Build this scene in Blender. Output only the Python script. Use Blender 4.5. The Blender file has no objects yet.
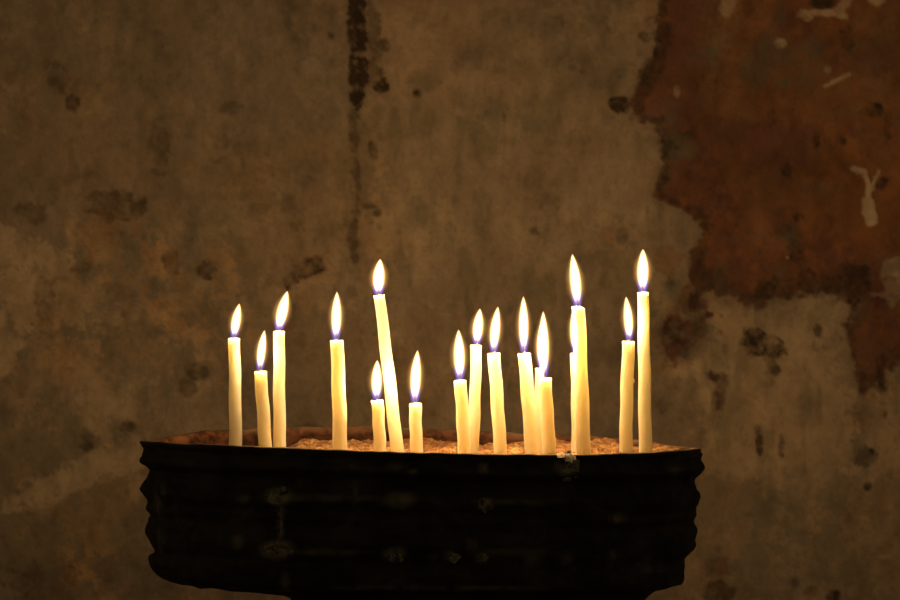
import bpy, bmesh, math, random
import numpy as np
from mathutils import Vector, Matrix, noise as mnoise

random.seed(7)
SC = bpy.context.scene
COL = SC.collection
PI = math.pi

# ------------------------------------------------------------------ camera frame of reference
CAM_Z = 1.25          # lens height above the floor
FPX = 2286.0          # focal length in pixels of a 900 wide frame
WALL_Y = 2.00         # distance lens -> plaster wall

def P(px, py, y):
    """the point of the place at distance y that shows at photo position px, py"""
    return Vector(((px - 450.0) * y / FPX, y, CAM_Z - (py - 300.0) * y / FPX))

# ------------------------------------------------------------------ helpers
def link(o, parent=None):
    COL.objects.link(o)
    if parent is not None:
        o.parent = parent
    return o

def tag(o, label=None, cat=None, group=None, kind=None):
    if label: o['label'] = label
    if cat: o['category'] = cat
    if group: o['group'] = group
    if kind: o['kind'] = kind
    return o

def empty(name, loc):
    o = bpy.data.objects.new(name, None)
    o.empty_display_size = 0.02
    o.location = loc
    return link(o)

def mesh_obj(name, verts, faces, mat, parent=None, smooth=True):
    me = bpy.data.meshes.new(name)
    me.from_pydata([tuple(v) for v in verts], [], faces)
    me.validate()
    me.update()
    if smooth:
        me.polygons.foreach_set('use_smooth', [True] * len(me.polygons))
    me.materials.append(mat)
    return link(bpy.data.objects.new(name, me), parent)

class NT:
    """tiny node-tree writer"""
    def __init__(self, name):
        self.m = bpy.data.materials.new(name)
        self.m.use_nodes = True
        self.t = self.m.node_tree
        self.t.nodes.clear()
        self.out = self.t.nodes.new('ShaderNodeOutputMaterial')
    def n(self, kind, **kw):
        nd = self.t.nodes.new(kind)
        for k, v in kw.items():
            setattr(nd, k, v)
        return nd
    def l(self, a, b):
        self.t.links.new(a, b)
    def setin(self, sock, v):
        if isinstance(v, bpy.types.NodeSocket): self.l(v, sock)
        else: sock.default_value = v
    def math(self, op, a, b=None, c=None, clamp=False):
        nd = self.n('ShaderNodeMath', operation=op, use_clamp=clamp)
        self.setin(nd.inputs[0], a)
        if b is not None: self.setin(nd.inputs[1], b)
        if c is not None: self.setin(nd.inputs[2], c)
        return nd.outputs[0]
    def mix(self, f, a, b, blend='MIX'):
        nd = self.n('ShaderNodeMix', data_type='RGBA', blend_type=blend)
        nd.clamp_factor = True
        self.setin(nd.inputs[0], f)
        self.setin(nd.inputs[6], a if isinstance(a, bpy.types.NodeSocket) else (*a, 1))
        self.setin(nd.inputs[7], b if isinstance(b, bpy.types.NodeSocket) else (*b, 1))
        return nd.outputs[2]
    def noise(self, vec, scale, detail=4, rough=0.55, dist=0.0):
        nd = self.n('ShaderNodeTexNoise')
        self.l(vec, nd.inputs['Vector'])
        nd.inputs['Scale'].default_value = scale
        nd.inputs['Detail'].default_value = detail
        nd.inputs['Roughness'].default_value = rough
        nd.inputs['Distortion'].default_value = dist
        return nd.outputs['Fac']
    def rng(self, v, a, b, c=0.0, d=1.0, smooth=True):
        nd = self.n('ShaderNodeMapRange', interpolation_type='SMOOTHSTEP' if smooth else 'LINEAR')
        self.setin(nd.inputs[0], v)
        for i, x in zip((1, 2, 3, 4), (a, b, c, d)): nd.inputs[i].default_value = x
        return nd.outputs[0]
    def obj_co(self, scale=(1, 1, 1)):
        tc = self.n('ShaderNodeTexCoord')
        mp = self.n('ShaderNodeMapping')
        mp.inputs['Scale'].default_value = scale
        self.l(tc.outputs['Object'], mp.inputs['Vector'])
        return mp.outputs['Vector']
    def attr(self, name, typ='GEOMETRY'):
        nd = self.n('ShaderNodeAttribute', attribute_name=name, attribute_type=typ)
        return nd.outputs['Fac']
    def principled(self, base, rough=0.8, bump=None, bdist=0.001, bstr=1.0, **kw):
        b = self.n('ShaderNodeBsdfPrincipled')
        self.setin(b.inputs['Base Color'], base if isinstance(base, bpy.types.NodeSocket) else (*base, 1))
        self.setin(b.inputs['Roughness'], rough)
        for k, v in kw.items():
            self.setin(b.inputs[k.replace('_', ' ')], v)
        if bump is not None:
            bn = self.n('ShaderNodeBump')
            bn.inputs['Strength'].default_value = bstr
            bn.inputs['Distance'].default_value = bdist
            self.l(bump, bn.inputs['Height'])
            self.l(bn.outputs[0], b.inputs['Normal'])
        self.l(b.outputs[0], self.out.inputs['Surface'])
        return b

# ------------------------------------------------------------------ materials
def mat_wall():
    k = NT('old_plaster')
    co = k.obj_co()
    co_v = k.obj_co((1.0, 1.0, 0.33))
    n_big = k.noise(co, 3.2, 5, 0.6, 0.4)
    n_mid = k.noise(co, 14, 6, 0.62, 0.3)
    n_str = k.noise(co_v, 34, 5, 0.6)
    n_fin = k.noise(co, 160, 4, 0.6)
    n_sml = k.noise(k.obj_co((1, 1, 0.7)), 55, 6, 0.68, 0.4)
    plaster = k.mix(k.rng(n_big, 0.35, 0.65), (0.285, 0.230, 0.170), (0.335, 0.280, 0.210))
    plaster = k.mix(k.rng(n_mid, 0.30, 0.72), k.mix(1.0, plaster, (0.80, 0.80, 0.78), 'MULTIPLY'), plaster)
    plaster = k.mix(k.rng(n_str, 0.35, 0.65), k.mix(1.0, plaster, (0.86, 0.85, 0.83), 'MULTIPLY'), plaster)
    rustc = k.mix(k.rng(k.math('ADD', k.math('MULTIPLY', n_mid, 0.6), k.math('MULTIPLY', n_big, 0.4)), 0.38, 0.60), (0.090, 0.044, 0.021), (0.25, 0.118, 0.052))
    rustc = k.mix(k.rng(n_str, 0.4, 0.62, 0, 0.6), rustc, (0.20, 0.088, 0.038))
    c = k.mix(k.attr('tan'), plaster, (0.43, 0.285, 0.150))
    c = k.mix(k.attr('rust'), c, rustc)
    c = k.mix(k.attr('olive'), c, (0.23, 0.155, 0.09))
    pale = k.mix(k.rng(n_mid, 0.3, 0.7), (0.41, 0.33, 0.225), (0.54, 0.44, 0.305))
    c = k.mix(k.attr('pale'), c, pale)
    c = k.mix(k.attr('red'), c, (0.115, 0.055, 0.05))
    c = k.mix(k.attr('green'), c, (0.125, 0.122, 0.088))
    c = k.mix(k.attr('dark'), c, (0.050, 0.035, 0.024))
    c = k.mix(k.rng(n_fin, 0.3, 0.5), k.mix(1.0, c, (0.86, 0.86, 0.86), 'MULTIPLY'), c)
    c = k.mix(k.rng(n_sml, 0.30, 0.70), k.mix(1.0, c, (0.82, 0.81, 0.79), 'MULTIPLY'), k.mix(1.0, c, (1.12, 1.11, 1.08), 'MULTIPLY'))
    h = k.math('ADD', k.math('MULTIPLY', n_mid, 0.6), k.math('MULTIPLY', n_sml, 0.4))
    k.principled(c, 0.92, h, 0.0025, 0.6, Specular_IOR_Level=0.2)
    return k.m

def mat_basin():
    k = NT('blackened_iron')
    co = k.obj_co()
    n1 = k.noise(co, 26, 6, 0.65, 0.5)
    n2 = k.noise(co, 120, 4, 0.6)
    n3 = k.noise(k.obj_co((1, 1, 0.4)), 45, 5, 0.6, 0.3)
    c = k.mix(k.rng(n1, 0.4, 0.7), (0.005, 0.005, 0.0045), (0.012, 0.0115, 0.009))
    c = k.mix(k.math('MULTIPLY', k.attr('stain'), k.rng(n3, 0.35, 0.6)), c, (0.085, 0.088, 0.062))
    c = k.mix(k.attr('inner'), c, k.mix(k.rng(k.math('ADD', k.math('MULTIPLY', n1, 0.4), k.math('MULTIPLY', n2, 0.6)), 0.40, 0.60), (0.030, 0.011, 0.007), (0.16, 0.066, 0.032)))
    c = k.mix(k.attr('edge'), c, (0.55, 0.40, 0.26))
    h = k.math('ADD', k.math('MULTIPLY', n1, 0.7), k.math('MULTIPLY', n2, 0.3))
    k.principled(c, k.rng(n2, 0.3, 0.7, 0.55, 0.85), h, 0.0015, 0.6, Specular_IOR_Level=0.08)
    return k.m

def mat_wax(name, tint=(0.93, 0.765, 0.47), sss=1.0):
    k = NT(name)
    co = k.obj_co((1, 1, 0.25))
    n1 = k.noise(co, 260, 3, 0.5)
    n2 = k.noise(k.obj_co(), 70, 3, 0.5)
    c = k.mix(k.rng(n2, 0.3, 0.7), tint, tuple(min(1, t * 1.05) for t in tint))
    b = k.principled(c, 0.5, n1, 0.0002, 0.25)
    b.inputs['Subsurface Weight'].default_value = sss
    b.inputs['Subsurface Radius'].default_value = (1.0, 0.80, 0.52)
    b.inputs['Subsurface Scale'].default_value = 0.032
    return k.m

def mat_sand():
    k = NT('waxy_sand')
    co = k.obj_co()
    n1 = k.noise(co, 60, 5, 0.65)
    n2 = k.noise(co, 330, 4, 0.7)
    n3 = k.noise(co, 16, 3, 0.6)
    c = k.mix(k.rng(n1, 0.35, 0.65), (0.42, 0.19, 0.065), (0.90, 0.58, 0.25))
    c = k.mix(k.rng(n3, 0.35, 0.6), k.mix(1.0, c, (0.6, 0.5, 0.45), 'MULTIPLY'), c)
    c = k.mix(k.rng(n2, 0.45, 0.6, 0, 0.75), c, (0.16, 0.065, 0.03))
    k.principled(c, 0.8, n2, 0.0016, 1.0)
    return k.m

def mat_wick():
    k = NT('charred_wick')
    z = k.n('ShaderNodeSeparateXYZ'); k.l(k.obj_co(), z.inputs[0])
    n = k.noise(k.obj_co(), 900, 2)
    c = k.mix(k.rng(z.outputs['Z'], 0.0016, 0.0032), (0.85, 0.76, 0.55), (0.02, 0.016, 0.014))
    k.principled(c, 0.9, n, 0.0003, 0.5)
    return k.m

def mat_floor():
    k = NT('worn_stone')
    co = k.obj_co()
    br = k.n('ShaderNodeTexBrick')
    k.l(co, br.inputs['Vector'])
    br.inputs['Scale'].default_value = 1.6
    br.inputs['Color1'].default_value = (0.16, 0.14, 0.12, 1)
    br.inputs['Color2'].default_value = (0.13, 0.115, 0.10, 1)
    br.inputs['Mortar'].default_value = (0.06, 0.055, 0.05, 1)
    br.inputs['Mortar Size'].default_value = 0.008
    n1 = k.noise(co, 9, 6, 0.6)
    c = k.mix(k.rng(n1, 0.3, 0.7), k.mix(1.0, br.outputs[0], (0.7, 0.7, 0.7), 'MULTIPLY'), br.outputs[0])
    k.principled(c, 0.75, n1, 0.003, 0.6)
    return k.m

# flame: glowing gas, thin and blue at its foot, dense and yellow-white above
FLAME_PROFILE = [(0.0, 0.50), (0.10, 0.70), (0.22, 0.86), (0.36, 0.97), (0.48, 1.0), (0.62, 0.93),
                 (0.78, 0.70), (0.91, 0.40), (1.0, 0.04)]
HALO_REACH = 1.9  # how far the added bloom glow spreads, in flame radii
def prof(z):
    z = min(max(z, 0), 1)
    for (a, b), (c, d) in zip(FLAME_PROFILE, FLAME_PROFILE[1:]):
        if z <= c:
            return b + (d - b) * (z - a) / (c - a)
    return FLAME_PROFILE[-1][1]

def mat_flame():
    k = NT('candle_flame')
    tc = k.n('ShaderNodeTexCoord')
    s = k.n('ShaderNodeSeparateXYZ'); k.l(tc.outputs['Object'], s.inputs[0])
    z = s.outputs['Z']
    bend = k.attr('bend', 'OBJECT')
    x = k.math('SUBTRACT', s.outputs['X'], k.math('MULTIPLY', bend, k.math('MULTIPLY', z, z)))
    r = k.math('SQRT', k.math('ADD', k.math('MULTIPLY', x, x), k.math('MULTIPLY', s.outputs['Y'], s.outputs['Y'])))
    fc = k.n('ShaderNodeFloatCurve')
    cv = fc.mapping.curves[0]
    pts = FLAME_PROFILE
    cv.points[0].location = pts[0]; cv.points[1].location = pts[-1]
    for p in pts[1:-1]: cv.points.new(*p)
    fc.mapping.update()
    k.l(z, fc.inputs['Value'])
    R = k.math('MAXIMUM', fc.outputs[0], 0.078)
    t = k.math('DIVIDE', r, R)
    th = k.math('DIVIDE', t, k.rng(z, 0.0, 0.34, 0.66, 1.0))
    core = k.math('POWER', k.rng(th, 0.45, 1.10, 1.0, 0.0, False), 2.0)
    cool = k.math('MULTIPLY', k.rng(t, 0.85, 1.30, 1.0, 0.0), 1.0)
    halo = k.math('MULTIPLY', k.math('POWER', k.rng(t, 0.6, HALO_REACH, 1.0, 0.0, False), 2.0), 0.078)  # lens bloom imitated by an added orange glow round the flame
    zin = k.math('MULTIPLY', k.rng(z, -0.01, 0.02), k.rng(z, 0.99, 1.03, 1.0, 0.0))
    up = k.rng(z, 0.02, 0.20)
    # dark hollow round the wick
    hollow = k.math('SUBTRACT', 1.0, k.math('MULTIPLY', k.rng(t, 0.15, 0.65, 1.0, 0.0), k.rng(z, 0.10, 0.20, 1.0, 0.0)))
    hot = k.math('MULTIPLY', core, up)
    hot = k.math('MULTIPLY', hot, hollow)
    blue = k.math('MULTIPLY', cool, k.rng(z, 0.12, 0.34, 1.0, 0.0))
    hot = k.math('MULTIPLY', hot, zin); blue = k.math('MULTIPLY', blue, zin)
    e1 = k.n('ShaderNodeEmission'); e1.inputs[0].default_value = (1.0, 0.66, 0.27, 1)
    k.l(k.math('MULTIPLY', hot, 1500.0), e1.inputs[1])
    e2 = k.n('ShaderNodeEmission'); e2.inputs[0].default_value = (0.21, 0.15, 0.80, 1)
    k.l(k.math('MULTIPLY', blue, 150.0), e2.inputs[1])
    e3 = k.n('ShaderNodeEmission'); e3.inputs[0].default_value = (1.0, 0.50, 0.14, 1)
    k.l(k.math('MULTIPLY', k.math('MULTIPLY', halo, k.rng(z, 0.05, 0.35)), 1500.0), e3.inputs[1])
    ad = k.n('ShaderNodeAddShader'); k.l(e1.outputs[0], ad.inputs[0]); k.l(e2.outputs[0], ad.inputs[1])
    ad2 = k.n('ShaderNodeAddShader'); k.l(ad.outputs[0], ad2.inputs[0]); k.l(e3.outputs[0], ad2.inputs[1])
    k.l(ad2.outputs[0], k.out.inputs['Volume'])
    k.m.volume_intersection_method = 'FAST' if hasattr(k.m, 'volume_intersection_method') else None
    return k.m

M_WALL, M_BASIN, M_WAX, M_SAND = mat_wall(), mat_basin(), mat_wax('candle_wax'), mat_sand()
def mat_drip():
    k = NT('old_drip_wax')
    n = k.noise(k.obj_co(), 150, 5, 0.65, 0.5)
    c = k.mix(k.rng(n, 0.36, 0.62), (0.010, 0.010, 0.008), (0.085, 0.088, 0.060))
    k.principled(c, 0.8, n, 0.001, 0.5, Specular_IOR_Level=0.1)
    return k.m
M_DRIP = mat_drip()
M_CRUMB = mat_wax('crumb_wax', (0.86, 0.66, 0.40))
M_WICK, M_FLOOR, M_FLAME = mat_wick(), mat_floor(), mat_flame()

# ------------------------------------------------------------------ wall: a fine grid whose wear is laid out patch by patch
def axis(lo, a, b, hi, step, coarse):
    left = np.linspace(lo, a, coarse, endpoint=False)
    mid = np.arange(a, b, step)
    right = np.linspace(b, hi, coarse)
    return np.concatenate([left, mid, right])

def vnoise(x, y, seed):
    """smooth value noise on arrays"""
    rs = np.random.RandomState(seed)
    T = rs.rand(256, 256).astype(np.float32)
    xi = np.floor(x).astype(np.int64); yi = np.floor(y).astype(np.int64)
    fx = x - xi; fy = y - yi
    fx = fx * fx * (3 - 2 * fx); fy = fy * fy * (3 - 2 * fy)
    a = T[xi % 256, yi % 256]; b = T[(xi + 1) % 256, yi % 256]
    c = T[xi % 256, (yi + 1) % 256]; d = T[(xi + 1) % 256, (yi + 1) % 256]
    return (a * (1 - fx) + b * fx) * (1 - fy) + (c * (1 - fx) + d * fx) * fy

def fbm(x, y, scale, seed, octv=5, gain=0.55):
    s = 0; amp = 1; tot = 0; f = 1.0 / scale
    for i in range(octv):
        s = s + amp * vnoise(x * f + 17.3 * i, y * f + 9.1 * i, seed + i)
        tot += amp; amp *= gain; f *= 2.03
    return s / tot * 2 - 1

def sdf_poly(X, Y, poly):
    """signed distance, positive inside"""
    d = np.full(X.shape, 1e9); ins = np.zeros(X.shape, bool)
    n = len(poly)
    for i in range(n):
        x1, y1 = poly[i]; x2, y2 = poly[(i + 1) % n]
        ex, ey = x2 - x1, y2 - y1
        t = np.clip(((X - x1) * ex + (Y - y1) * ey) / (ex * ex + ey * ey + 1e-9), 0, 1)
        d = np.minimum(d, np.hypot(X - x1 - t * ex, Y - y1 - t * ey))
        if y1 != y2:
            c = (y1 > Y) != (y2 > Y)
            ins ^= c & (X < (x2 - x1) * (Y - y1) / (y2 - y1) + x1)
    return np.where(ins, d, -d)

def sm(v, a, b):
    t = np.clip((v - a) / (b - a), 0, 1)
    return t * t * (3 - 2 * t)

def build_wall():
    xs = axis(-1900, -60, 961, 2800, 1.6, 60)
    ys = axis(-900, -50, 650, 1443, 1.6, 60)
    X, Y = np.meshgrid(xs, ys)
    nA = fbm(X, Y, 26, 3); nB = fbm(X, Y, 9, 31, 4); nC = fbm(X, Y, 60, 57, 5); nS = fbm(X, Y * 0.3, 12, 77, 4)
    nD = fbm(X, Y, 4.5, 41, 3)
    n = (nA * 0.5 + nB * 0.35 + nD * 0.25) * 2.3
    F = {q: np.zeros(X.shape) for q in ('rust', 'dark', 'pale', 'tan', 'green', 'red', 'olive')}
    def put(f, sd, s=1.0, soft=3.0, amp=6.0):
        m = sm(sd + n * amp, -soft, soft) * s * (1 if f in ('rust', 'pale') else np.clip(0.85 + 0.7 * nB + 0.4 * nD, 0, 1.3))
        m = np.clip(m * {'pale': 1.35, 'tan': 1.5, 'dark': 1.3, 'green': 1.3}.get(f, 1), 0, 1)
        F[f] = np.maximum(F[f], m)
    def ell(f, cx, cy, rx, ry, s=1.0, soft=2.5, amp=None, rot=0):
        c, q = math.cos(math.radians(rot)), math.sin(math.radians(rot))
        dx, dy = X - cx, Y - cy
        u, v = dx * c + dy * q, -dx * q + dy * c
        d = np.sqrt((u / rx) ** 2 + (v / ry) ** 2)
        k = (rx * ry) ** 0.5
        put(f, (1 - d) * k, s, soft * max(1, k / 9), (k * (0.45 if f in ('dark', 'pale') else 0.7) if amp is None else amp))
    def line(f, pts, w, s=1.0, soft=2.0, amp=3.0):
        if f == 'pale': s *= .75; w *= .85
        for (x1, y1), (x2, y2) in zip(pts, pts[1:]):
            ex, ey = x2 - x1, y2 - y1
            t = np.clip(((X - x1) * ex + (Y - y1) * ey) / (ex * ex + ey * ey), 0, 1)
            put(f, w - np.hypot(X - x1 - t * ex, Y - y1 - t * ey), s, soft, amp)
    # bare orange-brown wall where the plaster has fallen
    rust = [(662, -900), (660, 0), (658, 25), (660, 42), (655, 62), (647, 72), (641, 85), (632, 100), (632, 113), (642, 122),
            (655, 125), (662, 136), (666, 150), (664, 165), (656, 178), (654, 190), (660, 201), (672, 206), (686, 213),
            (701, 222), (700, 236), (695, 255), (690, 268), (692, 284), (700, 296), (704, 292), (708, 282), (715, 281), (720, 295),
            (737, 293), (743, 299), (761, 307), (768, 299), (788, 297), (801, 289), (820, 294), (841, 297), (854, 307),
            (854, 322), (845, 326), (848, 340), (852, 361), (853, 375), (861, 393), (867, 385), (881, 382), (886, 368),
            (902, 361), (1010, 350), (1100, 200), (1080, -100), (1120, -900)]
    put('rust', sdf_poly(X, Y, rust), 1.0, 1.6, 5.0)
    sdr = sdf_poly(X, Y, rust)
    put('dark', 5 - np.abs(sdr - 5) + 9 * nA, .5, 4, 3)
    put('red', 26 - np.abs(sdr - 24), .6, 14, 12)
    for a in [(672, 335, 20, 20, .55), (702, 335, 13, 20, .6), (690, 300, 14, 16, .6), (607, 237, 8, 10, .7), (654, 236, 12, 5, .6),
              (668, 262, 10, 16, .5), (862, 420, 12, 22, .5), (716, 385, 8, 14, .5), (722, 568, 14, 9, .5), (10, 78, 6, 6, .4),
              (46, 64, 5, 5, .35), (885, 345, 16, 20, .8)]:
        ell('rust', *a)
    for a in [(714, 30, 20, 60, .8), (735, 110, 26, 50, .35), (880, 60, 30, 60, .55), (800, 110, 40, 30, .25), (760, 200, 26, 40, .3)]:
        ell('olive', *a, soft=8)
    put('dark', sdf_poly(X, Y, [(747, 335), (752, 329), (760, 330), (766, 334), (776, 334), (784, 342), (786, 350), (780, 355), (771, 351), (764, 356), (755, 357), (748, 350)]), .62, 1.5, 2.5)
    line('dark', [(766, 352), (769, 362), (775, 372)], 5, .4, 2, 4)
    line('red', [(757, 428), (759, 452)], 3.2, .7, 1.5, 2); line('red', [(782, 436), (781, 455)], 2.5, .6, 1.5, 2)
    put('red', sdf_poly(X, Y, [(710, 370), (716, 374), (728, 375), (726, 390), (723, 412), (716, 410), (715, 388)]), .7, 2, 3)
    put('dark', sdf_poly(X, Y, [(858, 448), (865, 444), (872, 452), (878, 455), (874, 463), (866, 470), (857, 464), (855, 456)]), .55, 1.5, 3)
    put('dark', sdf_poly(X, Y, [(798, 262), (812, 270), (850, 262), (868, 270), (872, 296), (855, 305), (843, 292), (815, 290), (800, 284)]), .62, 4, 7)
    put('dark', sdf_poly(X, Y, [(755, 285), (775, 276), (797, 282), (798, 294), (768, 298)]), .5, 3, 5)
    put('red', sdf_poly(X, Y, [(690, 296), (706, 300), (708, 322), (698, 345), (688, 362), (670, 356), (658, 345), (662, 325), (684, 322)]), .75, 4, 9)
    line('dark', [(640, 110), (646, 78), (656, 62)], 5, .45, 3, 4)
    line('dark', [(668, 150), (680, 140), (690, 136)], 8, .35, 4, 6)
    # plaster left standing on the bare patch
    line('pale', [(803, 16), (812, 12), (834, 13), (846, 17)], 4.0, .75)
    line('pale', [(838, 12), (850, 0), (856, -20)], 5.0, .6)
    ell('pale', 806, 15, 7, 6, .7); ell('pale', 877, -1, 9, 8, .7); ell('pale', 781, 43, 6, 5, .8, 1.5, 1.5)
    line('pale', [(826, 86), (838, 80), (849, 74)], 2.2, .75, 1.5, 1.5)
    ell('pale', 828, 69, 3, 3, .5, 1.5, 1); ell('pale', 677, 91, 3.5, 6, .6, 1.5, 1.5); ell('pale', 788, 258, 2.5, 2.5, .8, 1, 1)
    line('pale', [(855, 169), (865, 172), (869, 186), (869, 200)], 3.4, .9, 1.5, 2.5)
    line('pale', [(880, 171), (873, 184), (870, 192)], 2.6, .8, 1.5, 2)
    line('pale', [(868, 202), (871, 215), (873, 222)], 6.5, .95, 1.5, 3)
    put('pale', sdf_poly(X, Y, [(1000, 262), (900, 257), (884, 261), (881, 275), (884, 290), (868, 293), (872, 298), (886, 299), (893, 309), (900, 300), (1000, 290)]), .9, 1.5, 3)
    ell('pale', 728, 5, 8, 12, .4)
    # slightly lighter plaster fields
    put('pale', sdf_poly(X, Y, [(-900, 200), (-20, 210), (28, 232), (75, 252), (84, 266), (60, 290), (34, 325), (12, 372), (-60, 400), (-900, 420)]), .55, 3, 9)
    put('pale', sdf_poly(X, Y, [(-300, 545), (0, 508), (22, 486), (55, 471), (88, 453), (117, 438), (150, 436), (150, 470), (110, 479), (73, 493), (37, 505), (0, 519), (-300, 600)]), .50, 4, 9)
    for a in [(95, 305, 36, 24, .4), (200, 283, 12, 6, .55), (186, 300, 14, 12, .4), (105, 405, 30, 34, .3), (200, 500, 60, 90, .22),
              (650, 150, 28, 40, .3), (640, 230, 50, 22, .3), (725, 320, 26, 26, .28), (830, 310, 30, 20, .45), (815, 380, 50, 60, .3),
              (357, 59, 8.5, 9, .8), (500, 430, 60, 40, .2), (395, 180, 26, 90, .25), (890, 430, 30, 40, .3), (305, 290, 30, 14, .3),
              (345, 262, 16, 10, .2), (640, 300, 20, 30, .25)]:
        ell('pale', *a, soft=4)
    put('green', sdf_poly(X, Y, [(-900, -900), (346, -900), (350, 250), (200, 200), (-900, 150)]), .22, 30, 30)
    put('pale', sdf_poly(X, Y, [(385, -900), (655, -900), (628, 110), (655, 200), (690, 240), (640, 300), (400, 300), (375, 100)]), .16, 25, 40)
    put('pale', sdf_poly(X, Y, [(700, 300), (760, 312), (850, 310), (848, 400), (880, 470), (780, 500), (700, 460), (690, 370)]), .40, 14, 24)
    for a in [(160, 262, 18, 14, .5), (80, 560, 26, 42, .6), (75, 130, 60, 60, .2), (105, 235, 40, 20, .35), (60, 330, 30, 50, .25),
              (760, 420, 60, 60, .35), (860, 540, 60, 50, .25), (430, 380, 120, 60, .2), (120, 340, 60, 30, .22), (420, 30, 40, 60, .25)]:
        ell('tan', *a, soft=7)
    # dark wear
    put('dark', sdf_poly(X, Y, [(347, -900), (366, -900), (366, 45), (368, 75), (362, 100), (356, 110), (350, 100), (348, 60)]), .92, 2.5, 3.5)
    line('dark', [(353, 108), (356, 160), (358, 200), (352, 240), (357, 262)], 3.5, .42, 3, 5)
    line('dark', [(370, -30), (373, 20), (374, 60), (370, 80)], 6, .45, 3, 6)
    line('green', [(348, -900), (346, 100), (352, 250)], 9, .3, 6, 8)
    line('red', [(718, 193), (728, 235), (746, 292)], 9, .7, 5, 7)
    line('dark', [(659, 30), (658, 50), (655, 66)], 2.6, .6, 1.5, 2)
    line('dark', [(288, 283), (297, 272), (318, 264)], 6.5, .6, 3, 4)
    for a in [(383, 45, 8, 7, .55), (381, 87, 7, 7, .8), (373, 152, 5, 9, .5), (368, 206, 9, 4, .5), (377, 213, 5, 4, .55), (417, 93, 4, 4, .8),
              (330, 36, 4, 4, .45), (120, 206, 30, 14, .4), (160, 150, 10, 30, .28), (72, 104, 7, 8, .5), (232, 108, 12, 6, .3), (58, 78, 10, 18, .35),
              (205, 270, 9, 9, .5), (172, 262, 7, 12, .4), (120, 298, 16, 16, .3), (82, 268, 10, 7, .4), (196, 372, 13, 8, .45),
              (187, 388, 9, 9, .4), (86, 441, 9, 11, .5), (126, 427, 10, 6, .5), (45, 590, 40, 30, .3), (30, 215, 16, 12, .3),
              (44, 296, 9, 26, .3), (755, 342, 11, 13, .72), (773, 349, 13, 9, .66), (759, 441, 3.6, 14, .45), (782, 446, 3, 11, .4),
              (818, 331, 4, 6, .45), (866, 455, 9, 8, .62), (861, 460, 7, 7, .6), (868, 487, 4, 4, .6), (881, 387, 4, 5, .5), (885, 415, 2, 4, .5),
              (718, 376, 9, 5, .4), (720, 592, 15, 10, .5), (795, 583, 5, 6, .5), (835, 596, 8, 6, .6), (812, 592, 7, 5, .4),
              (619, 104, 10, 7, .66), (645, 37, 6, 5, .55), (647, 89, 7, 10, .55), (637, 100, 5, 10, .5), (573, 68, 5, 4, .4), (535, 231, 4, 4, .55),
              (621, 236, 7, 9, .4), (772, 116, 6, 11, .5), (847, 36, 8, 12, .5), (876, 111, 9, 8, .6), (888, 126, 5, 18, .4),
              (888, 69, 5, 5, .5), (817, 141, 4, 9, .65), (843, 140, 4, 4, .5), (820, 2, 14, 6, .7), (788, 169, 5, 8, .65),
              (799, 217, 6, 5, .65), (784, 229, 7, 6, .4), (797, 252, 10, 12, .4), (883, 183, 6, 5, .6), (828, 284, 34, 10, .6), (857, 282, 13, 20, .75),
              (767, 291, 13, 9, .65), (789, 291, 8, 7, .6), (672, 330, 11, 13, .5), (700, 328, 9, 12, .38), (685, 352, 6, 9, .35), (693, 302, 5, 10, .45),
              (596, 320, 5, 12, .3), (663, 405, 7, 9, .3), (715, 405, 4, 14, .3), (310, 430, 16, 6, .35), (748, 8, 6, 10, .3),
              (670, 285, 6, 8, .4), (725, 350, 4, 6, .2), (700, 440, 3, 5, .2), (748, 515, 5, 3, .25)]:
        ell('dark', *a)
    for a in [(490, 110, 15, 10, .5), (585, 24, 26, 12, .4), (682, 146, 14, 12, .75), (713, 52, 8, 8, .5), (812, 47, 10, 9, .45), (785, 83, 7, 8, .45),
              (804, 188, 5, 6, .6), (827, 188, 11, 8, .5), (790, 240, 10, 12, .5), (721, 275, 6, 13, .5), (425, 82, 13, 11, .35), (770, 368, 7, 18, .4),
              (830, 343, 12, 9, .3), (55, 85, 12, 20, .3), (215, 145, 5, 16, .4), (30, 455, 40, 18, .3), (20, 555, 46, 40, .35), (110, 510, 50, 26, .3),
              (140, 570, 14, 30, .25), (240, 440, 30, 14, .3), (205, 290, 26, 30, .25), (100, 290, 40, 34, .22), (295, 395, 60, 40, .15),
              (840, 560, 40, 26, .25), (770, 560, 30, 24, .25), (600, 60, 40, 40, .2), (260, 60, 60, 60, .14), (330, 180, 20, 60, .2), (500, 330, 90, 70, .10)]:
        ell('green', *a, soft=5)
    # loose mottling everywhere, following no lamp
    F['dark'] = np.maximum(F['dark'], sm(nC * 1.6 + nB * .5 + nD * .2, .1, 1.1) * .34)
    F['green'] = np.maximum(F['green'], sm(-nC * 1.4 + nS * .9, .1, .9) * .45)
    F['dark'] = np.maximum(F['dark'], sm(nB + nA * .5 + nD * .2, .5, .85) * .14)
    F['pale'] = np.maximum(F['pale'], sm(nA * 1.3 - nC + nD * .4, .3, 1.0) * .5 * (1 - F['rust']) * (1 - F['dark']))
    F['red'] = np.maximum(F['red'], F['rust'] * sm(fbm(X, Y, 46, 91, 6, .62), -.05, .35) * .6)
    F['tan'] = np.maximum(F['tan'], sm(fbm(X, Y, 90, 111, 4), .05, .6) * .35)
    # places where old coats of limewash have come off in flecks
    fl1 = nA + .6 * nB + .4 * nD
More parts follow.
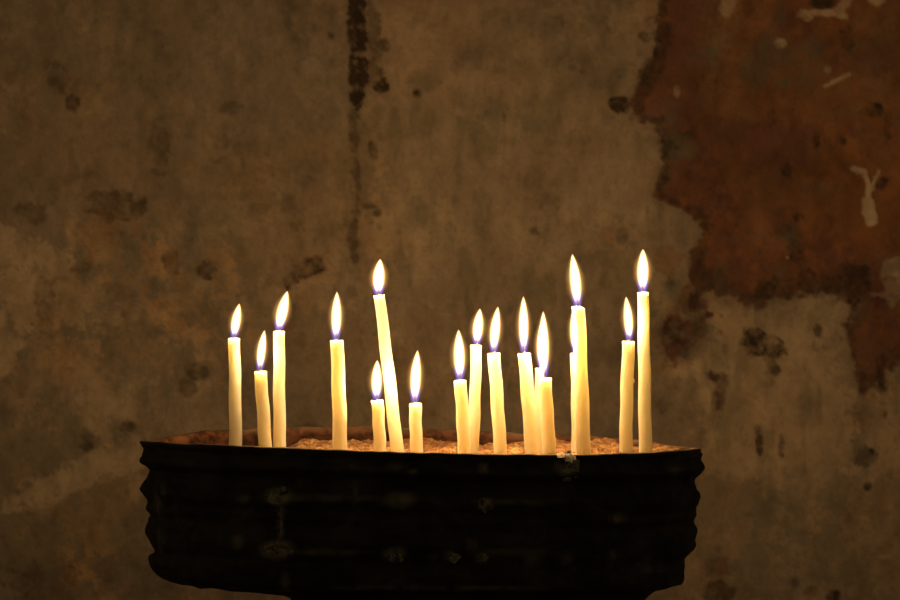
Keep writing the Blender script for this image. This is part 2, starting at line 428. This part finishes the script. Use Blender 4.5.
    for (cx, cy, rx, ry, a, b) in [(130, 300, 150, 85, .60, .50), (40, 420, 110, 70, .25, .35), (110, 540, 140, 60, .4, .4), (690, 330, 50, 60, .35, .5),
                                   (600, 30, 70, 60, .2, .4), (370, 170, 30, 130, .3, .4), (60, 90, 60, 60, .3, .35), (300, 280, 60, 40, .3, .3),
                                   (790, 560, 150, 60, .2, .4), (880, 420, 60, 60, .3, .4), (630, 240, 60, 30, .3, .3)]:
        W = sm(1.25 - np.hypot((X - cx) / rx, (Y - cy) / ry) + nC * .5, 0, .6)
        F['tan'] = np.maximum(F['tan'], sm(fl1, .02, .30) * a * W * 1.5)
        F['green'] = np.maximum(F['green'], sm(-fl1, .08, .34) * b * W)
    for kk in F: F[kk] = np.clip(F[kk], 0, 1)
    # relief: fallen plaster lies deeper, remnants and edges stand proud
    depth = 0.0022 * F['rust'] * (1 - F['pale']) + 0.0012 * F['dark'] + 0.0005 * nB + 0.0012 * nC
    depth += 0.003 * sm(6 - np.abs(X - 357), 0, 6) * sm(112 - Y, 0, 14) * F['dark']
    Wx = (X - 450) * WALL_Y / FPX
    Wz = CAM_Z - (Y - 300) * WALL_Y / FPX
    Wy = WALL_Y + depth
    V = np.stack([Wx, Wy, Wz], -1).reshape(-1, 3).astype(np.float32)
    ny, nx = X.shape
    idx = np.arange(nx * ny).reshape(ny, nx)
    q = np.stack([idx[:-1, :-1], idx[1:, :-1], idx[1:, 1:], idx[:-1, 1:]], -1).reshape(-1, 4)
    me = bpy.data.meshes.new('wall_back')
    me.vertices.add(len(V)); me.vertices.foreach_set('co', V.ravel())
    me.loops.add(q.size); me.loops.foreach_set('vertex_index', q.ravel().astype(np.int32))
    me.polygons.add(len(q)); me.polygons.foreach_set('loop_start', np.arange(0, q.size, 4, dtype=np.int32))
    me.polygons.foreach_set('use_smooth', np.ones(len(q), bool))
    me.update(calc_edges=True)
    for kname, arr in F.items():
        a = me.attributes.new(kname, 'FLOAT', 'POINT')
        a.data.foreach_set('value', arr.ravel().astype(np.float32))
    me.materials.append(M_WALL)
    o = link(bpy.data.objects.new('wall_back', me))
    tag(o, 'old plaster wall with a large fallen patch of orange brown', 'wall', kind='structure')
build_wall()

fl = mesh_obj('floor', [(-2.0, -0.6, 0), (2.57, -0.6, 0), (2.57, 2.52, 0), (-2.0, 2.52, 0),
                        (-2.0, -0.6, -0.1), (2.57, -0.6, -0.1), (2.57, 2.52, -0.1), (-2.0, 2.52, -0.1)],
              [(0, 1, 2, 3), (7, 6, 5, 4), (0, 4, 5, 1), (1, 5, 6, 2), (2, 6, 7, 3), (3, 7, 4, 0)], M_FLOOR, smooth=False)
tag(fl, 'dark worn stone floor', 'floor', kind='structure')

# ------------------------------------------------------------------ basin
YC = 1.60
S = YC / FPX                      # metres per photo pixel at the basin's middle
def zpx(py): return CAM_Z - (py - 300) * S
# outline of each side, from the lip down: (height, x)
LEFT = [(441, 141), (444, 141.5), (449, 146), (454, 143), (459, 141), (463, 143), (466, 148), (470, 152), (476, 148), (483, 145), (489, 143),
        (495, 146), (500, 150), (505, 148), (509, 149), (513, 152), (519, 151), (526, 149), (533, 148), (540, 150), (546, 154), (550, 156),
        (556, 152), (562, 152), (568, 154), (573, 157), (577, 162), (580, 172), (582, 185), (585, 215), (590, 262), (597, 288), (607, 297), (630, 310), (670, 330)]
RIGHT = [(441, 700), (444, 700), (449, 699), (454, 697.5), (459, 701), (463, 702), (467, 700), (472, 696), (476, 693), (482, 695), (489, 698), (495, 699),
         (501, 698), (506, 695), (512, 696), (519, 692), (526, 693), (533, 692), (540, 691), (546, 691), (551, 687), (556, 684), (562, 685),
         (570, 684), (578, 683), (582, 680), (583.5, 672), (584.5, 663), (590, 652), (597, 645), (607, 636), (630, 620), (670, 600)]
def interp(tab, v):
    if v <= tab[0][0]: return tab[0][1]
    for i, ((a, b), (c, d)) in enumerate(zip(tab, tab[1:])):
        if v <= c:
            t = (v - a) / (c - a)
            a0, b0 = tab[i - 1] if i > 0 else (a - 1, b)
            c1, d1 = tab[i + 2] if i + 2 < len(tab) else (c + 1, d)
            m0 = (d - b0) / (c - a0) * (c - a); m1 = (d1 - b) / (c1 - a) * (c - a)
            return (2*t**3 - 3*t*t + 1) * b + (t**3 - 2*t*t + t) * m0 + (3*t*t - 2*t**3) * d + (t**3 - t*t) * m1
    return tab[-1][1]

NA = 360
DF, DB = 0.085, 0.150             # how far the lens-shaped rim reaches forwards and back
FRONT_RIM = [(141, 441), (180, 443.3), (250, 446), (300, 448.3), (340, 450), (384, 451.6), (430, 453), (500, 454.6), (560, 455), (610, 454), (650, 452), (680, 450), (700, 448)]
BACK_RIM = [(141, 441), (160, 436), (185, 432), (215, 429.5), (250, 428.5), (300, 427.5), (370, 427), (430, 429), (508, 432.5), (550, 433.5), (600, 436), (660, 441.5), (700, 448)]

def plan(a, hw, df, db):
    """lens-shaped plan, a=0 right, pi/2 front"""
    c, s = math.cos(a), math.sin(a)
    e = 0.86
    x = math.copysign(abs(c) ** 1.0, c)
    yy = abs(s) ** e * 1.0
    return hw * x, -(df * yy) if s > 0 else db * yy

def rim_z(px_x, front, y):
    py = interp(FRONT_RIM if front else BACK_RIM, px_x)
    py += (0.8 if front else 1.5) * mnoise.fractal(Vector((px_x * 0.05, 3.0 * front, 1.7)), 0.9, 2.2, 4) * min(1, (px_x - 141) / 30, (700 - px_x) / 30)
    return CAM_Z - (py - 300) * y / FPX

def ring(py, inset=0.0, rimfollow=1.0, jitter=0.0, seed=0):
    """one horizontal ring of the basin whose left and right ends lie on the outline"""
    xl, xr = interp(LEFT, py), interp(RIGHT, py)
    x0 = ((xl + xr) / 2 - 450) * S; hw = (xr - xl) / 2 * S - inset
    off = (xr - xl) / 2 * S - 280 * S      # moulding shows on the front as well
    g = max(0.35, 1 + off / 0.18)
    df, db = (DF + off * 0.9) , (DB + off * 0.9)
    df = max(df, 0.05) - inset; db = max(db, 0.05) - inset
    vs = []
    for i in range(NA):
        a = 2 * PI * i / NA
        x, y = plan(a, hw, df, db)
        front = math.sin(a) >= 0
        X, Y = x0 + x, YC + y
        # rim height follows the worn lip; lower rings follow it less and less
        pxx = 141 + (x / max(hw, 1e-6) + 1) / 2 * 559
        zr = rim_z(pxx, front, YC + plan(a, 0.19, DF, DB)[1])
        flat = zpx(441 + 9.0 * (pxx - 141) / 559)
        z = zpx(py) + (zr - zpx(441)) * rimfollow if rimfollow == 1.0 else zpx(py) + ((zr - flat) * rimfollow + (flat - zpx(441)) * min(1, rimfollow * 1.2))
        if jitter:
            nn = mnoise.fractal(Vector((X * 28, Y * 28, z * 40 + seed)), 0.9, 2.1, 4)
            n2 = mnoise.noise(Vector((X * 90, Y * 90, z * 110))) + 0.45 * mnoise.noise(Vector((X * 240, Y * 240, z * 260)))
            d = jitter * (nn * 0.9 + n2 * 0.6)
            L = math.hypot(x, y) + 1e-6
            X += x / L * d * 0.8; Y += y / L * d
            z += d * (0.3 if py < 565 else 0.8)
        vs.append((X, Y, z))
    return vs

STAINS = [  # px, py, rx, ry, strength (old greenish wax on the black body)
    (279, 496, 13, 9, .9), (281, 522, 2.5, 24, .55), (277, 550, 16, 9, .9), (243, 499, 6, 5, .4), (486, 504, 7, 6, .9), (484, 468, 4, 6, .5),
    (354, 467, 3, 4, .4), (395, 466, 12, 5, .5), (412, 472, 5, 3, .5), (400, 500, 16, 8, .55), (355, 495, 3, 12, .4), (396, 555, 12, 7, .7),
    (433, 558, 6, 6, .45), (451, 556, 7, 6, .8), (482, 557, 6, 6, .6), (470, 545, 6, 8, .4), (535, 560, 10, 7, .4), (564, 559, 8, 6, .4),
    (565, 466, 10, 9, .8), (618, 518, 9, 5, .45), (613, 560, 7, 9, .45), (160, 500, 6, 18, .5), (160, 540, 5, 12, .5), (238, 542, 6, 8, .4),
    (178, 522, 14, 6, .3), (330, 552, 40, 3, .3), (320, 498, 60, 4, .25), (500, 502, 60, 3, .25), (440, 588, 90, 2.5, .35), (285, 590, 5, 16, .45),
    (648, 565, 14, 10, .3), (676, 470, 10, 5, .25), (520, 552, 60, 4, .25)]

def build_basin():
    root = empty('votive_basin', (0.0, YC, 0.0))
    tag(root, 'black moulded iron candle basin on a foot, filled with sand in front of the wall', 'basin')
    rows = []; inner = []; edge = []
    # inner face from the bed up to the lip; shade painted low, highlight plus wax on lip
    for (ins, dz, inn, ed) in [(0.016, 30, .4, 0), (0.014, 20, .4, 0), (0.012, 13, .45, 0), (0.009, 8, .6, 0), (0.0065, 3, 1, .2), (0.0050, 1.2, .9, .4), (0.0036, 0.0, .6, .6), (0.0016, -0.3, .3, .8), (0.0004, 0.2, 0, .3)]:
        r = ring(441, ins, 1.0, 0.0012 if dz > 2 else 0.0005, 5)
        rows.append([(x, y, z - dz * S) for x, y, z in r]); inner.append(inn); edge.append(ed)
    py = 442.0
    while py < 578:
        rf = max(0.25, 1 - (py - 441) / 60)
        rows.append(ring(py, 0.0, rf if rf < 1 else 0.999, 0.0004 if py < 446 else 0.0038, 0)); inner.append(0); edge.append(0)
        py += 1.7
    for py in (579, 581, 583, 585, 588, 591, 595, 600, 607, 618, 630, 650, 670):
        rows.append(ring(py, 0.0, 0.25, 0.003, 0)); inner.append(0); edge.append(0)
    # foot: narrows to a round stem, then spreads on the floor
    foot = [(0.76, 0.075, .07), (0.72, 0.055, .055), (0.66, 0.040, .04), (0.62, 0.048, .048), (0.60, 0.040, .04), (0.30, 0.034, .034),
            (0.12, 0.042, .042), (0.08, 0.07, .07), (0.05, 0.14, .14), (0.02, 0.17, .17), (0.0, 0.17, .17)]
    cx = (465 - 450) * S; cy = YC + 0.03
    prev_z = min(v[2] for v in rows[-1])
    for (z, rx, ry) in [(min(prev_z - .03, .93), .13, .09), (.86, .10, .08)] + foot:
        rows.append([(cx + rx * math.cos(2 * PI * i / NA), cy - ry * math.sin(2 * PI * i / NA), z) for i in range(NA)]); inner.append(0); edge.append(0)
    V = [v for r in rows for v in r]
    Fc = []
    nr = len(rows)
    for j in range(nr - 1):
        for i in range(NA):
            a, b = j * NA + i, j * NA + (i + 1) % NA
            Fc.append((a, a + NA, b + NA, b))
    Fc.append(tuple(range(NA)))                       # basin floor under the sand
    Fc.append(tuple(reversed(range((nr - 1) * NA, nr * NA))))
    V = [(x, y - YC, z) for x, y, z in V]
    o = mesh_obj('basin_body', V, Fc, M_BASIN, root)
    me = o.data
    st = []; inn = []; ed = []
    for j in range(nr):
        for i in range(NA):
            x, y, z = V[j * NA + i]; Yd = y + YC
            px = 450 + x * FPX / Yd; py = 300 - (z - CAM_Z) * FPX / Yd
            s = 0
            if y < 0.03 and j > 8:
                for (cx_, cy_, rx, ry, k) in STAINS:
                    d = math.hypot((px - cx_) / rx, (py - cy_) / ry)
                    if d < 1.3:
                        s = max(s, k * min(1, max(0, (1.3 - d) / 0.8)))
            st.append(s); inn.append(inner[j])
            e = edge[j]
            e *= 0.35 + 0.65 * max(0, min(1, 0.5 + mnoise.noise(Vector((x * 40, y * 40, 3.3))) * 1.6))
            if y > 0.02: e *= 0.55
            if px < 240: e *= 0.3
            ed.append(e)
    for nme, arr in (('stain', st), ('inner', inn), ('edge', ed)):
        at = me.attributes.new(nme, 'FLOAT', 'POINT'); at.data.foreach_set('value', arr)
    bm = bmesh.new(); bm.from_mesh(me); bmesh.ops.recalc_face_normals(bm, faces=bm.faces); bm.to_mesh(me); bm.free()
    return root, rows
basin, ROWS = build_basin()

def bed_z(X, Y):
    px = 450 + X * FPX / YC
    base = interp([(141, -0.122), (240, -0.120), (280, -0.1115), (330, -0.1085), (480, -0.1095), (560, -0.1085), (650, -0.1075), (700, -0.106)], px)
    v = Vector((X * 45, Y * 45, 0.7))
    n = mnoise.fractal(v, 0.9, 2.1, 4) * 0.0040
    n += abs(mnoise.noise(Vector((X * 170, Y * 170, 2.0)))) * 0.0034 + mnoise.noise(Vector((X * 420, Y * 420, 5.0))) * 0.0014
    # heaped a little against the far side
    n += 0.004 * max(0, (Y - YC - 0.06) / 0.08) * (0.5 + 0.5 * mnoise.noise(Vector((X * 14, 0, 9))))
    return CAM_Z + base + n - 0.0005

def build_bed():
    NR = 90
    outer = [(x, y) for x, y, z in ROWS[2]]
    cx, cy = 0.0, YC + 0.02
    V = []; Fc = []
    for j in range(NR):
        t = 1 - (j / NR) ** 1.1
        for i in range(NA):
            x = cx + (outer[i][0] - cx) * t; y = cy + (outer[i][1] - cy) * t
            V.append((x, y, bed_z(x, y)))
    V.append((cx, cy, bed_z(cx, cy)))
    for j in range(NR - 1):
        for i in range(NA):
            a, b = j * NA + i, j * NA + (i + 1) % NA
            Fc.append((a, a + NA, b + NA, b))
    c = len(V) - 1
    for i in range(NA):
        Fc.append(((NR - 1) * NA + i, c, (NR - 1) * NA + (i + 1) % NA))
    # underside so that the bed is a solid layer
    o0 = len(V)
    V += [(x, y, bed_z(x, y) - 0.006) for x, y in outer]
    for i in range(NA):
        Fc.append((i, (i + 1) % NA, o0 + (i + 1) % NA, o0 + i))
    Fc.append(tuple(range(o0, o0 + NA)))
    o = mesh_obj('sand_bed', V, Fc, M_SAND)
    bm = bmesh.new(); bm.from_mesh(o.data); bmesh.ops.recalc_face_normals(bm, faces=bm.faces); bm.to_mesh(o.data); bm.free()
    tag(o, 'orange sand with wax crumbs filling the black basin', 'sand', kind='stuff')
build_bed()

# old wax on the basin: lumps and runs fixed to its skin
def front_y(px, py):
    """distance of the basin's front skin at a photo position"""
    best = None
    for r in ROWS[8:-14]:
        for (x, y, z) in r[5:NA // 2 - 5:2]:
            qx = 450 + x * FPX / y; qy = 300 - (z - CAM_Z) * FPX / y
            d = (qx - px) ** 2 + (qy - py) ** 2
            if best is None or d < best[0]: best = (d, x, y, z)
    return best[1:]

def lump(name, px, py, rx, ry, thick, mat, parent, seed, label=None):
    x, y, z = front_y(px, py)
    U, W = 36, 24
    V = []; Fc = []
    for j in range(W + 1):
        th = PI * j / W
        for i in range(U):
            ph = 2 * PI * i / U
            dx, dy, dz = math.sin(th) * math.cos(ph), math.sin(th) * math.sin(ph), math.cos(th)
            k = 1 + 0.55 * mnoise.noise(Vector((dx * 1.5 + seed, dy * 1.5, dz * 1.5))) + 0.3 * mnoise.noise(Vector((dx * 3.6 + seed, dy * 3.6, dz * 3.6)))
            V.append((x + dx * rx * S * k, y - YC + dy * thick * k, z + dz * ry * S * k))
    for j in range(W):
        for i in range(U):
            a, b = j * U + i, j * U + (i + 1) % U
            Fc.append((a, a + U, b + U, b))
    o = mesh_obj(name, V, Fc, mat, parent)
    if label: o['label'] = label
    return o
lump('wax_drip', 566, 467, 9, 12, .0022, M_DRIP, basin, 1.0, 'wide grey wax run below the rim')
lump('wax_lump', 568, 457.5, 4.5, 4.5, .0030, M_CRUMB, basin, 2.0, 'pale wax lump hanging over the rim')
lump('wax_lump', 563, 452.6, 4, 2.2, .0030, M_CRUMB, basin, 3.0, 'pale wax crumb lying on the rim')
lump('wax_lump', 573, 454, 3, 2.0, .0030, M_CRUMB, basin, 3.5, 'pale wax crumb lying on the rim')
lump('wax_drip', 485, 504, 6, 6, .0022, M_DRIP, basin, 4.0, 'round grey wax blob')
lump('wax_drip', 279, 495, 10, 7, .0020, M_DRIP, basin, 5.0, 'grey wax blob with a thin run')
lump('wax_drip', 281, 520, 1.3, 20, .0014, M_DRIP, basin, 6.0, 'thin grey wax run')
lump('wax_drip', 277, 550, 12, 6, .0020, M_DRIP, basin, 7.0, 'broad grey wax blob')
lump('wax_drip', 451, 557, 5, 5, .0018, M_DRIP, basin, 8.0, 'small grey wax blob')
lump('wax_drip', 397, 556, 7, 5, .0018, M_DRIP, basin, 9.0, 'small grey wax blob')
lump('wax_drip', 482, 557, 4, 5, .0016, M_DRIP, basin, 10.0, 'small grey wax blob')

# ------------------------------------------------------------------ candles
# top x, top y, low x, low y, width top, width low, distance, flame (base x, base y, tip x, tip y, width, bend), label
CANDLES = [
 (234.2, 338, 235.2, 445, 12.4, 13.4, 1.600, (233.9, 337, 239.4, 303.5, 10.0, .05), 'leftmost lit candle, slim and upright, flame leaning right'),
 (260.3, 371, 264.5, 447, 13.0, 13.8, 1.585, (260.0, 370, 264.6, 330, 9.4, .08), 'second lit candle from the left, short, flame leaning right'),
 (279.3, 331, 280.2, 447, 12.0, 13.2, 1.600, (278.6, 330, 287.4, 291.0, 11.8, .05), 'tall upright lit candle third from the left, plump flame leaning right'),
 (337.0, 340, 340.0, 450, 13.6, 15.2, 1.570, (335.8, 339, 337.0, 291.5, 10.8, 0), 'lone upright lit candle standing in the gap, fourth from the left'),
 (377.3, 400, 379.8, 451, 12.6, 13.0, 1.575, (376.6, 399, 377.3, 360, 11.4, .03), 'short lit candle just left of the foot of the tilted candle'),
 (379.2, 295, 397.0, 451, 11.6, 13.8, 1.600, (378.4, 294, 380.2, 259, 12.6, .06), 'tall lit candle tilted strongly to the left'),
 (415.4, 403, 417.6, 452, 12.8, 13.4, 1.580, (414.8, 402, 417.6, 350, 11.4, .04), 'short lit candle just right of the foot of the tilted candle'),
 (460.2, 380, 463.6, 453, 12.8, 13.6, 1.560, (459.8, 379, 458.6, 329.5, 12.0, 0), 'shorter lit candle overlapping the front of a taller one, middle of the row'),
 (476.2, 345, 472.4, 453, 11.6, 12.6, 1.595, (476.8, 344, 480.0, 308.5, 11.2, .04), 'lit candle with small rounded flame, standing behind a shorter overlapping one'),
 (494.0, 353, 500.6, 453, 13.0, 13.8, 1.580, (493.6, 352, 498.0, 306.5, 10.8, .06), 'lit candle leaning left, narrow pointed flame leaning right, between two flames in the middle'),
 (524.2, 353, 531.6, 454, 13.2, 14.4, 1.575, (523.8, 352, 523.4, 296, 10.6, 0), 'lit candle leaning left with a tall upright flame, left of the touching short pair'),
 (540.4, 368, 536.0, 454, 11.0, 12.0, 1.600, (540.9, 366, 541.4, 322, 9.5, 0), 'lit candle squeezed behind and left of the shortest candle in the right cluster'),
 (545.0, 378, 549.2, 454, 13.4, 14.2, 1.560, (543.8, 377, 543.2, 311, 11.6, 0), 'short lit candle with a very long flame, in front of the one squeezed behind it'),
 (578.2, 307, 583.4, 454, 13.8, 15.0, 1.560, (577.4, 306, 572.3, 254, 11.8, -.04), 'very tall lit candle with a notched rim and flame leaning left, hiding another candle'),
 (576.4, 353, 577.6, 454, 12.4, 13.4, 1.605, (575.0, 352, 573.4, 308, 9.5, 0), 'lit candle nearly hidden behind the very tall one with notched rim'),
 (628.6, 341, 626.2, 453, 13.0, 13.8, 1.575, (629.2, 340, 626.0, 296.5, 10.0, -.06), 'lit candle leaning right with flame leaning left, beside the rightmost candle'),
 (643.0, 292, 645.2, 452, 11.8, 14.0, 1.590, (642.6, 291, 643.0, 249, 12.2, 0), 'rightmost lit candle, tallest in the row, with an upright flame'),
]

LIGHT_W = 0.09
def make_candle(i, c):
    (tx, ty, lx, ly, wt, wl, Y, fl, label) = c
    rnd = random.Random(100 + i)
    s = Y / FPX
    Y = 1.578 + (Y - 1.578) * 0.72
    s = Y / FPX
    top = P(tx, ty + 0.7, Y); low = P(lx, ly, Y)
    d = (low - top).normalized()
    # run down into the sand
    k = 0
    while True:
        p = low + d * k
        if p.z < bed_z(p.x, p.y) - 0.010: break
        k += 0.0005
        if k > 0.08: break
    base = low + d * k
    root = empty('candle', base)
    tag(root, label, 'candle', 'lit candles standing in the basin')
    H = (top - base).length
    axis_ = (top - base).normalized()
    ex = Vector((1, 0, 0)); ex = (ex - axis_ * ex.dot(axis_)).normalized(); ey = axis_.cross(ex)
    U = 40; N = 90
    V = []; Fc = []
    ph1, ph2 = rnd.uniform(0, 6.28), rnd.uniform(0, 6.28)
    rt, rl = (wt - 0.5) * s / 2, (wl - 0.4) * s / 2
    vis = (top - low).length
    notch = (i == 13)
    bow = rnd.uniform(-1, 1) * 0.0006
    def centre(t): return axis_ * (H * t) + ex * (bow * math.sin(PI * t) + 0.0002 * math.sin(t * 17 + ph1))
    for j in range(N + 1):
        t = j / N
        t = 1 - (1 - t) ** 1.0
        h = H * t
        dist_top = H - h
        r = rl + (rt - rl) * min(1, max(0, 1 - dist_top / vis))
        r *= 1 + 0.012 * math.sin(t * 9 + ph2) + 0.02 * math.exp(-dist_top / 0.0012)
        c0 = centre(t)
        for u in range(U):
            a = 2 * PI * u / U
            rr = r * (1 + 0.015 * mnoise.noise(Vector((math.cos(a) * 1.5, math.sin(a) * 1.5, h * 60 + i * 7))))
            # dribbles of wax
            for (da, dl, dw) in ((ph1, 0.35, 0.35), (ph2, 0.6, 0.28)):
                q = math.cos(a - da)
                if q > 0.7: rr += 0.00012 * ((q - .7) / .3) * sm(dist_top, -0.002, 0.004) * (1 - sm(dist_top, H * dl * .3, H * dl * .3 + 0.006))
            if notch:                                   # gutter melted down the left side
                q = max(0, -math.cos(a)) ** 1.5
                rr -= 0.0016 * q * math.exp(-((dist_top - 0.013) / 0.011) ** 2)
            if i == 7: rr *= 1
            if i == 15 and abs(h - (H - 0.027)) < 0.0012 and math.cos(a) > 0.8: rr += 0.0008
            zz = 0.0
            if j == N:
                zz = 0.0004 * mnoise.noise(Vector((math.cos(a) * 1.3, math.sin(a) * 1.3, i * 3.1)))
                if notch: zz -= 0.0016 * max(0, math.cos(a + 0.3)) - 0.0008
            V.append(c0 + ex * (rr * math.cos(a)) + ey * (rr * math.sin(a)) + axis_ * zz)
    # rounded lip and shallow melt pool
    ct = centre(1.0)
    for (f, dz) in ((0.93, 0.0004), (0.80, 0.0002), (0.62, -0.0007), (0.35, -0.0012), (0.12, -0.0013)):
        for u in range(U):
            a = 2 * PI * u / U
            zz = 0.0004 * mnoise.noise(Vector((math.cos(a) * 1.3, math.sin(a) * 1.3, i * 3.1))) * f
            if notch: zz -= (0.0016 * max(0, math.cos(a + 0.3)) - 0.0008) * f
            V.append(ct + ex * (rt * f * math.cos(a)) + ey * (rt * f * math.sin(a)) + axis_ * (dz + zz))
    nrow = N + 6
    for j in range(nrow - 1):
        for u in range(U):
            a, b = j * U + u, j * U + (u + 1) % U
            Fc.append((a, b, b + U, a + U))
    Fc.append(tuple(range((nrow - 1) * U, nrow * U)))
    Fc.append(tuple(reversed(range(U))))
    mesh_obj('wax_body', V, Fc, M_WAX, root)
    # wick: leaves the pool, curls slightly with the flame
    fbx, fby, ftx, fty, fw, bend = fl
    fb, ft = P(fbx, fby, Y), P(ftx, fty, Y)
    w0 = top - axis_ * 0.0014
    dirw = (ft - fb).normalized()
    WN = 12; WU = 8; V = []; Fc = []
    wl_ = 0.0088
    for j in range(WN + 1):
        t = j / WN
        p = axis_ * (wl_ * t) + (dirw - axis_) * (wl_ * t * t * 0.8) + ex * (0.0008 * t * t * math.sin(ph1)) + ey * (0.0010 * t * t)
        r = 0.00075 * (1 - 0.35 * t)
        for u in range(WU):
            a = 2 * PI * u / WU + t * 3
            V.append(p + Vector((math.cos(a) * r, math.sin(a) * r, 0)))
    for j in range(WN):
        for u in range(WU):
            a, b = j * WU + u, j * WU + (u + 1) % WU
            Fc.append((a, b, b + WU, a + WU))
    Fc.append(tuple(range(WN * WU, WN * WU + WU))); Fc.append(tuple(reversed(range(WU))))
    wk = mesh_obj('wick', V, Fc, M_WICK, root)
    wk.location = w0 - base
    # flame
    Hf = (ft - fb).length; Rf = fw * s / 2 * 1.04
    V = []; Fc = []; FN = 22; FU = 20
    for j in range(FN + 1):
        z = j / FN
        r = (max(0.05, prof(z)) * HALO_REACH)
        if j == 0: r *= 0.75
        for u in range(FU):
            a = 2 * PI * u / FU
            V.append((r * math.cos(a) + bend * z * z * Hf / Rf * 0.9, r * math.sin(a), z * 1.0))
    for j in range(FN):
        for u in range(FU):
            a, b = j * FU + u, j * FU + (u + 1) % FU
            Fc.append((a, b, b + FU, a + FU))
    Fc.append(tuple(range(FN * FU, FN * FU + FU))); Fc.append(tuple(reversed(range(FU))))
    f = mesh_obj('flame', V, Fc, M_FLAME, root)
    bd = bend * Hf / Rf * 0.9
    f['bend'] = bd
    # lean so that base and tip meet the photographed ones
    base_f = fb - (ft - fb).normalized() * 0.0004
    dx = ft.x - base_f.x; dz = ft.z - base_f.z
    lean = math.atan2(dx - bd * Rf, dz)
    f.rotation_euler = (0, lean, 0)
    f.scale = (Rf, Rf, math.hypot(dx, dz))
    f.location = base_f - base
    # the light the flame sheds
    L = bpy.data.lights.new('flame_light', 'POINT')
    L.energy = LIGHT_W * (Hf / 0.033) * (fw / 11)
    L.color = (1.0, 0.585, 0.245)
    L.shadow_soft_size = 0.0018
    lo = bpy.data.objects.new('flame_light', L); link(lo, root)
    lo.location = (fb + (ft - fb) * 0.42) - base
    return root

for i, c in enumerate(CANDLES):
    make_candle(i, c)

# ------------------------------------------------------------------ world, camera, colour
w = bpy.data.worlds.new('dim_church'); SC.world = w; w.use_nodes = True
bg = w.node_tree.nodes['Background']
bg.inputs[0].default_value = (1.0, 0.62, 0.30, 1); bg.inputs[1].default_value = 0.19

# two added warm fill lights, unseen at either side, lifting wall and basin outline
for sx, e in ((-1, 3.5), (1, 3.0)):
    L = bpy.data.lights.new('side_fill', 'AREA'); L.shape = 'DISK'; L.size = 0.5; L.energy = e
    L.color = (1.0, 0.60, 0.27)
    lo = bpy.data.objects.new('side_fill', L); link(lo)
    lo.location = (sx * 3.4, 1.35, 1.5)
    lo.rotation_euler = (Vector((0, WALL_Y, 1.3)) - lo.location).to_track_quat('-Z', 'Y').to_euler()


cd = bpy.data.cameras.new('camera'); cam = bpy.data.objects.new('camera', cd); link(cam)
cam.location = (0, 0, CAM_Z); cam.rotation_euler = (PI / 2, 0, 0)
cd.sensor_width = 36; cd.lens = 36 * FPX / 900
cd.clip_start = 0.05
cd.dof.use_dof = True; cd.dof.focus_distance = 1.57; cd.dof.aperture_fstop = 28
SC.camera = cam
vs = SC.view_settings
vs.view_transform = 'Standard'; vs.look = 'None'; vs.exposure = 0.0; vs.gamma = 1.0; vs.use_curve_mapping = False
SC.cycles.use_denoising = True
SC.cycles.max_bounces = 12; SC.cycles.transparent_max_bounces = 32; SC.cycles.volume_bounces = 0
SC.cycles.volume_step_rate = 0.5
SC.cycles.sample_clamp_indirect = 4.0
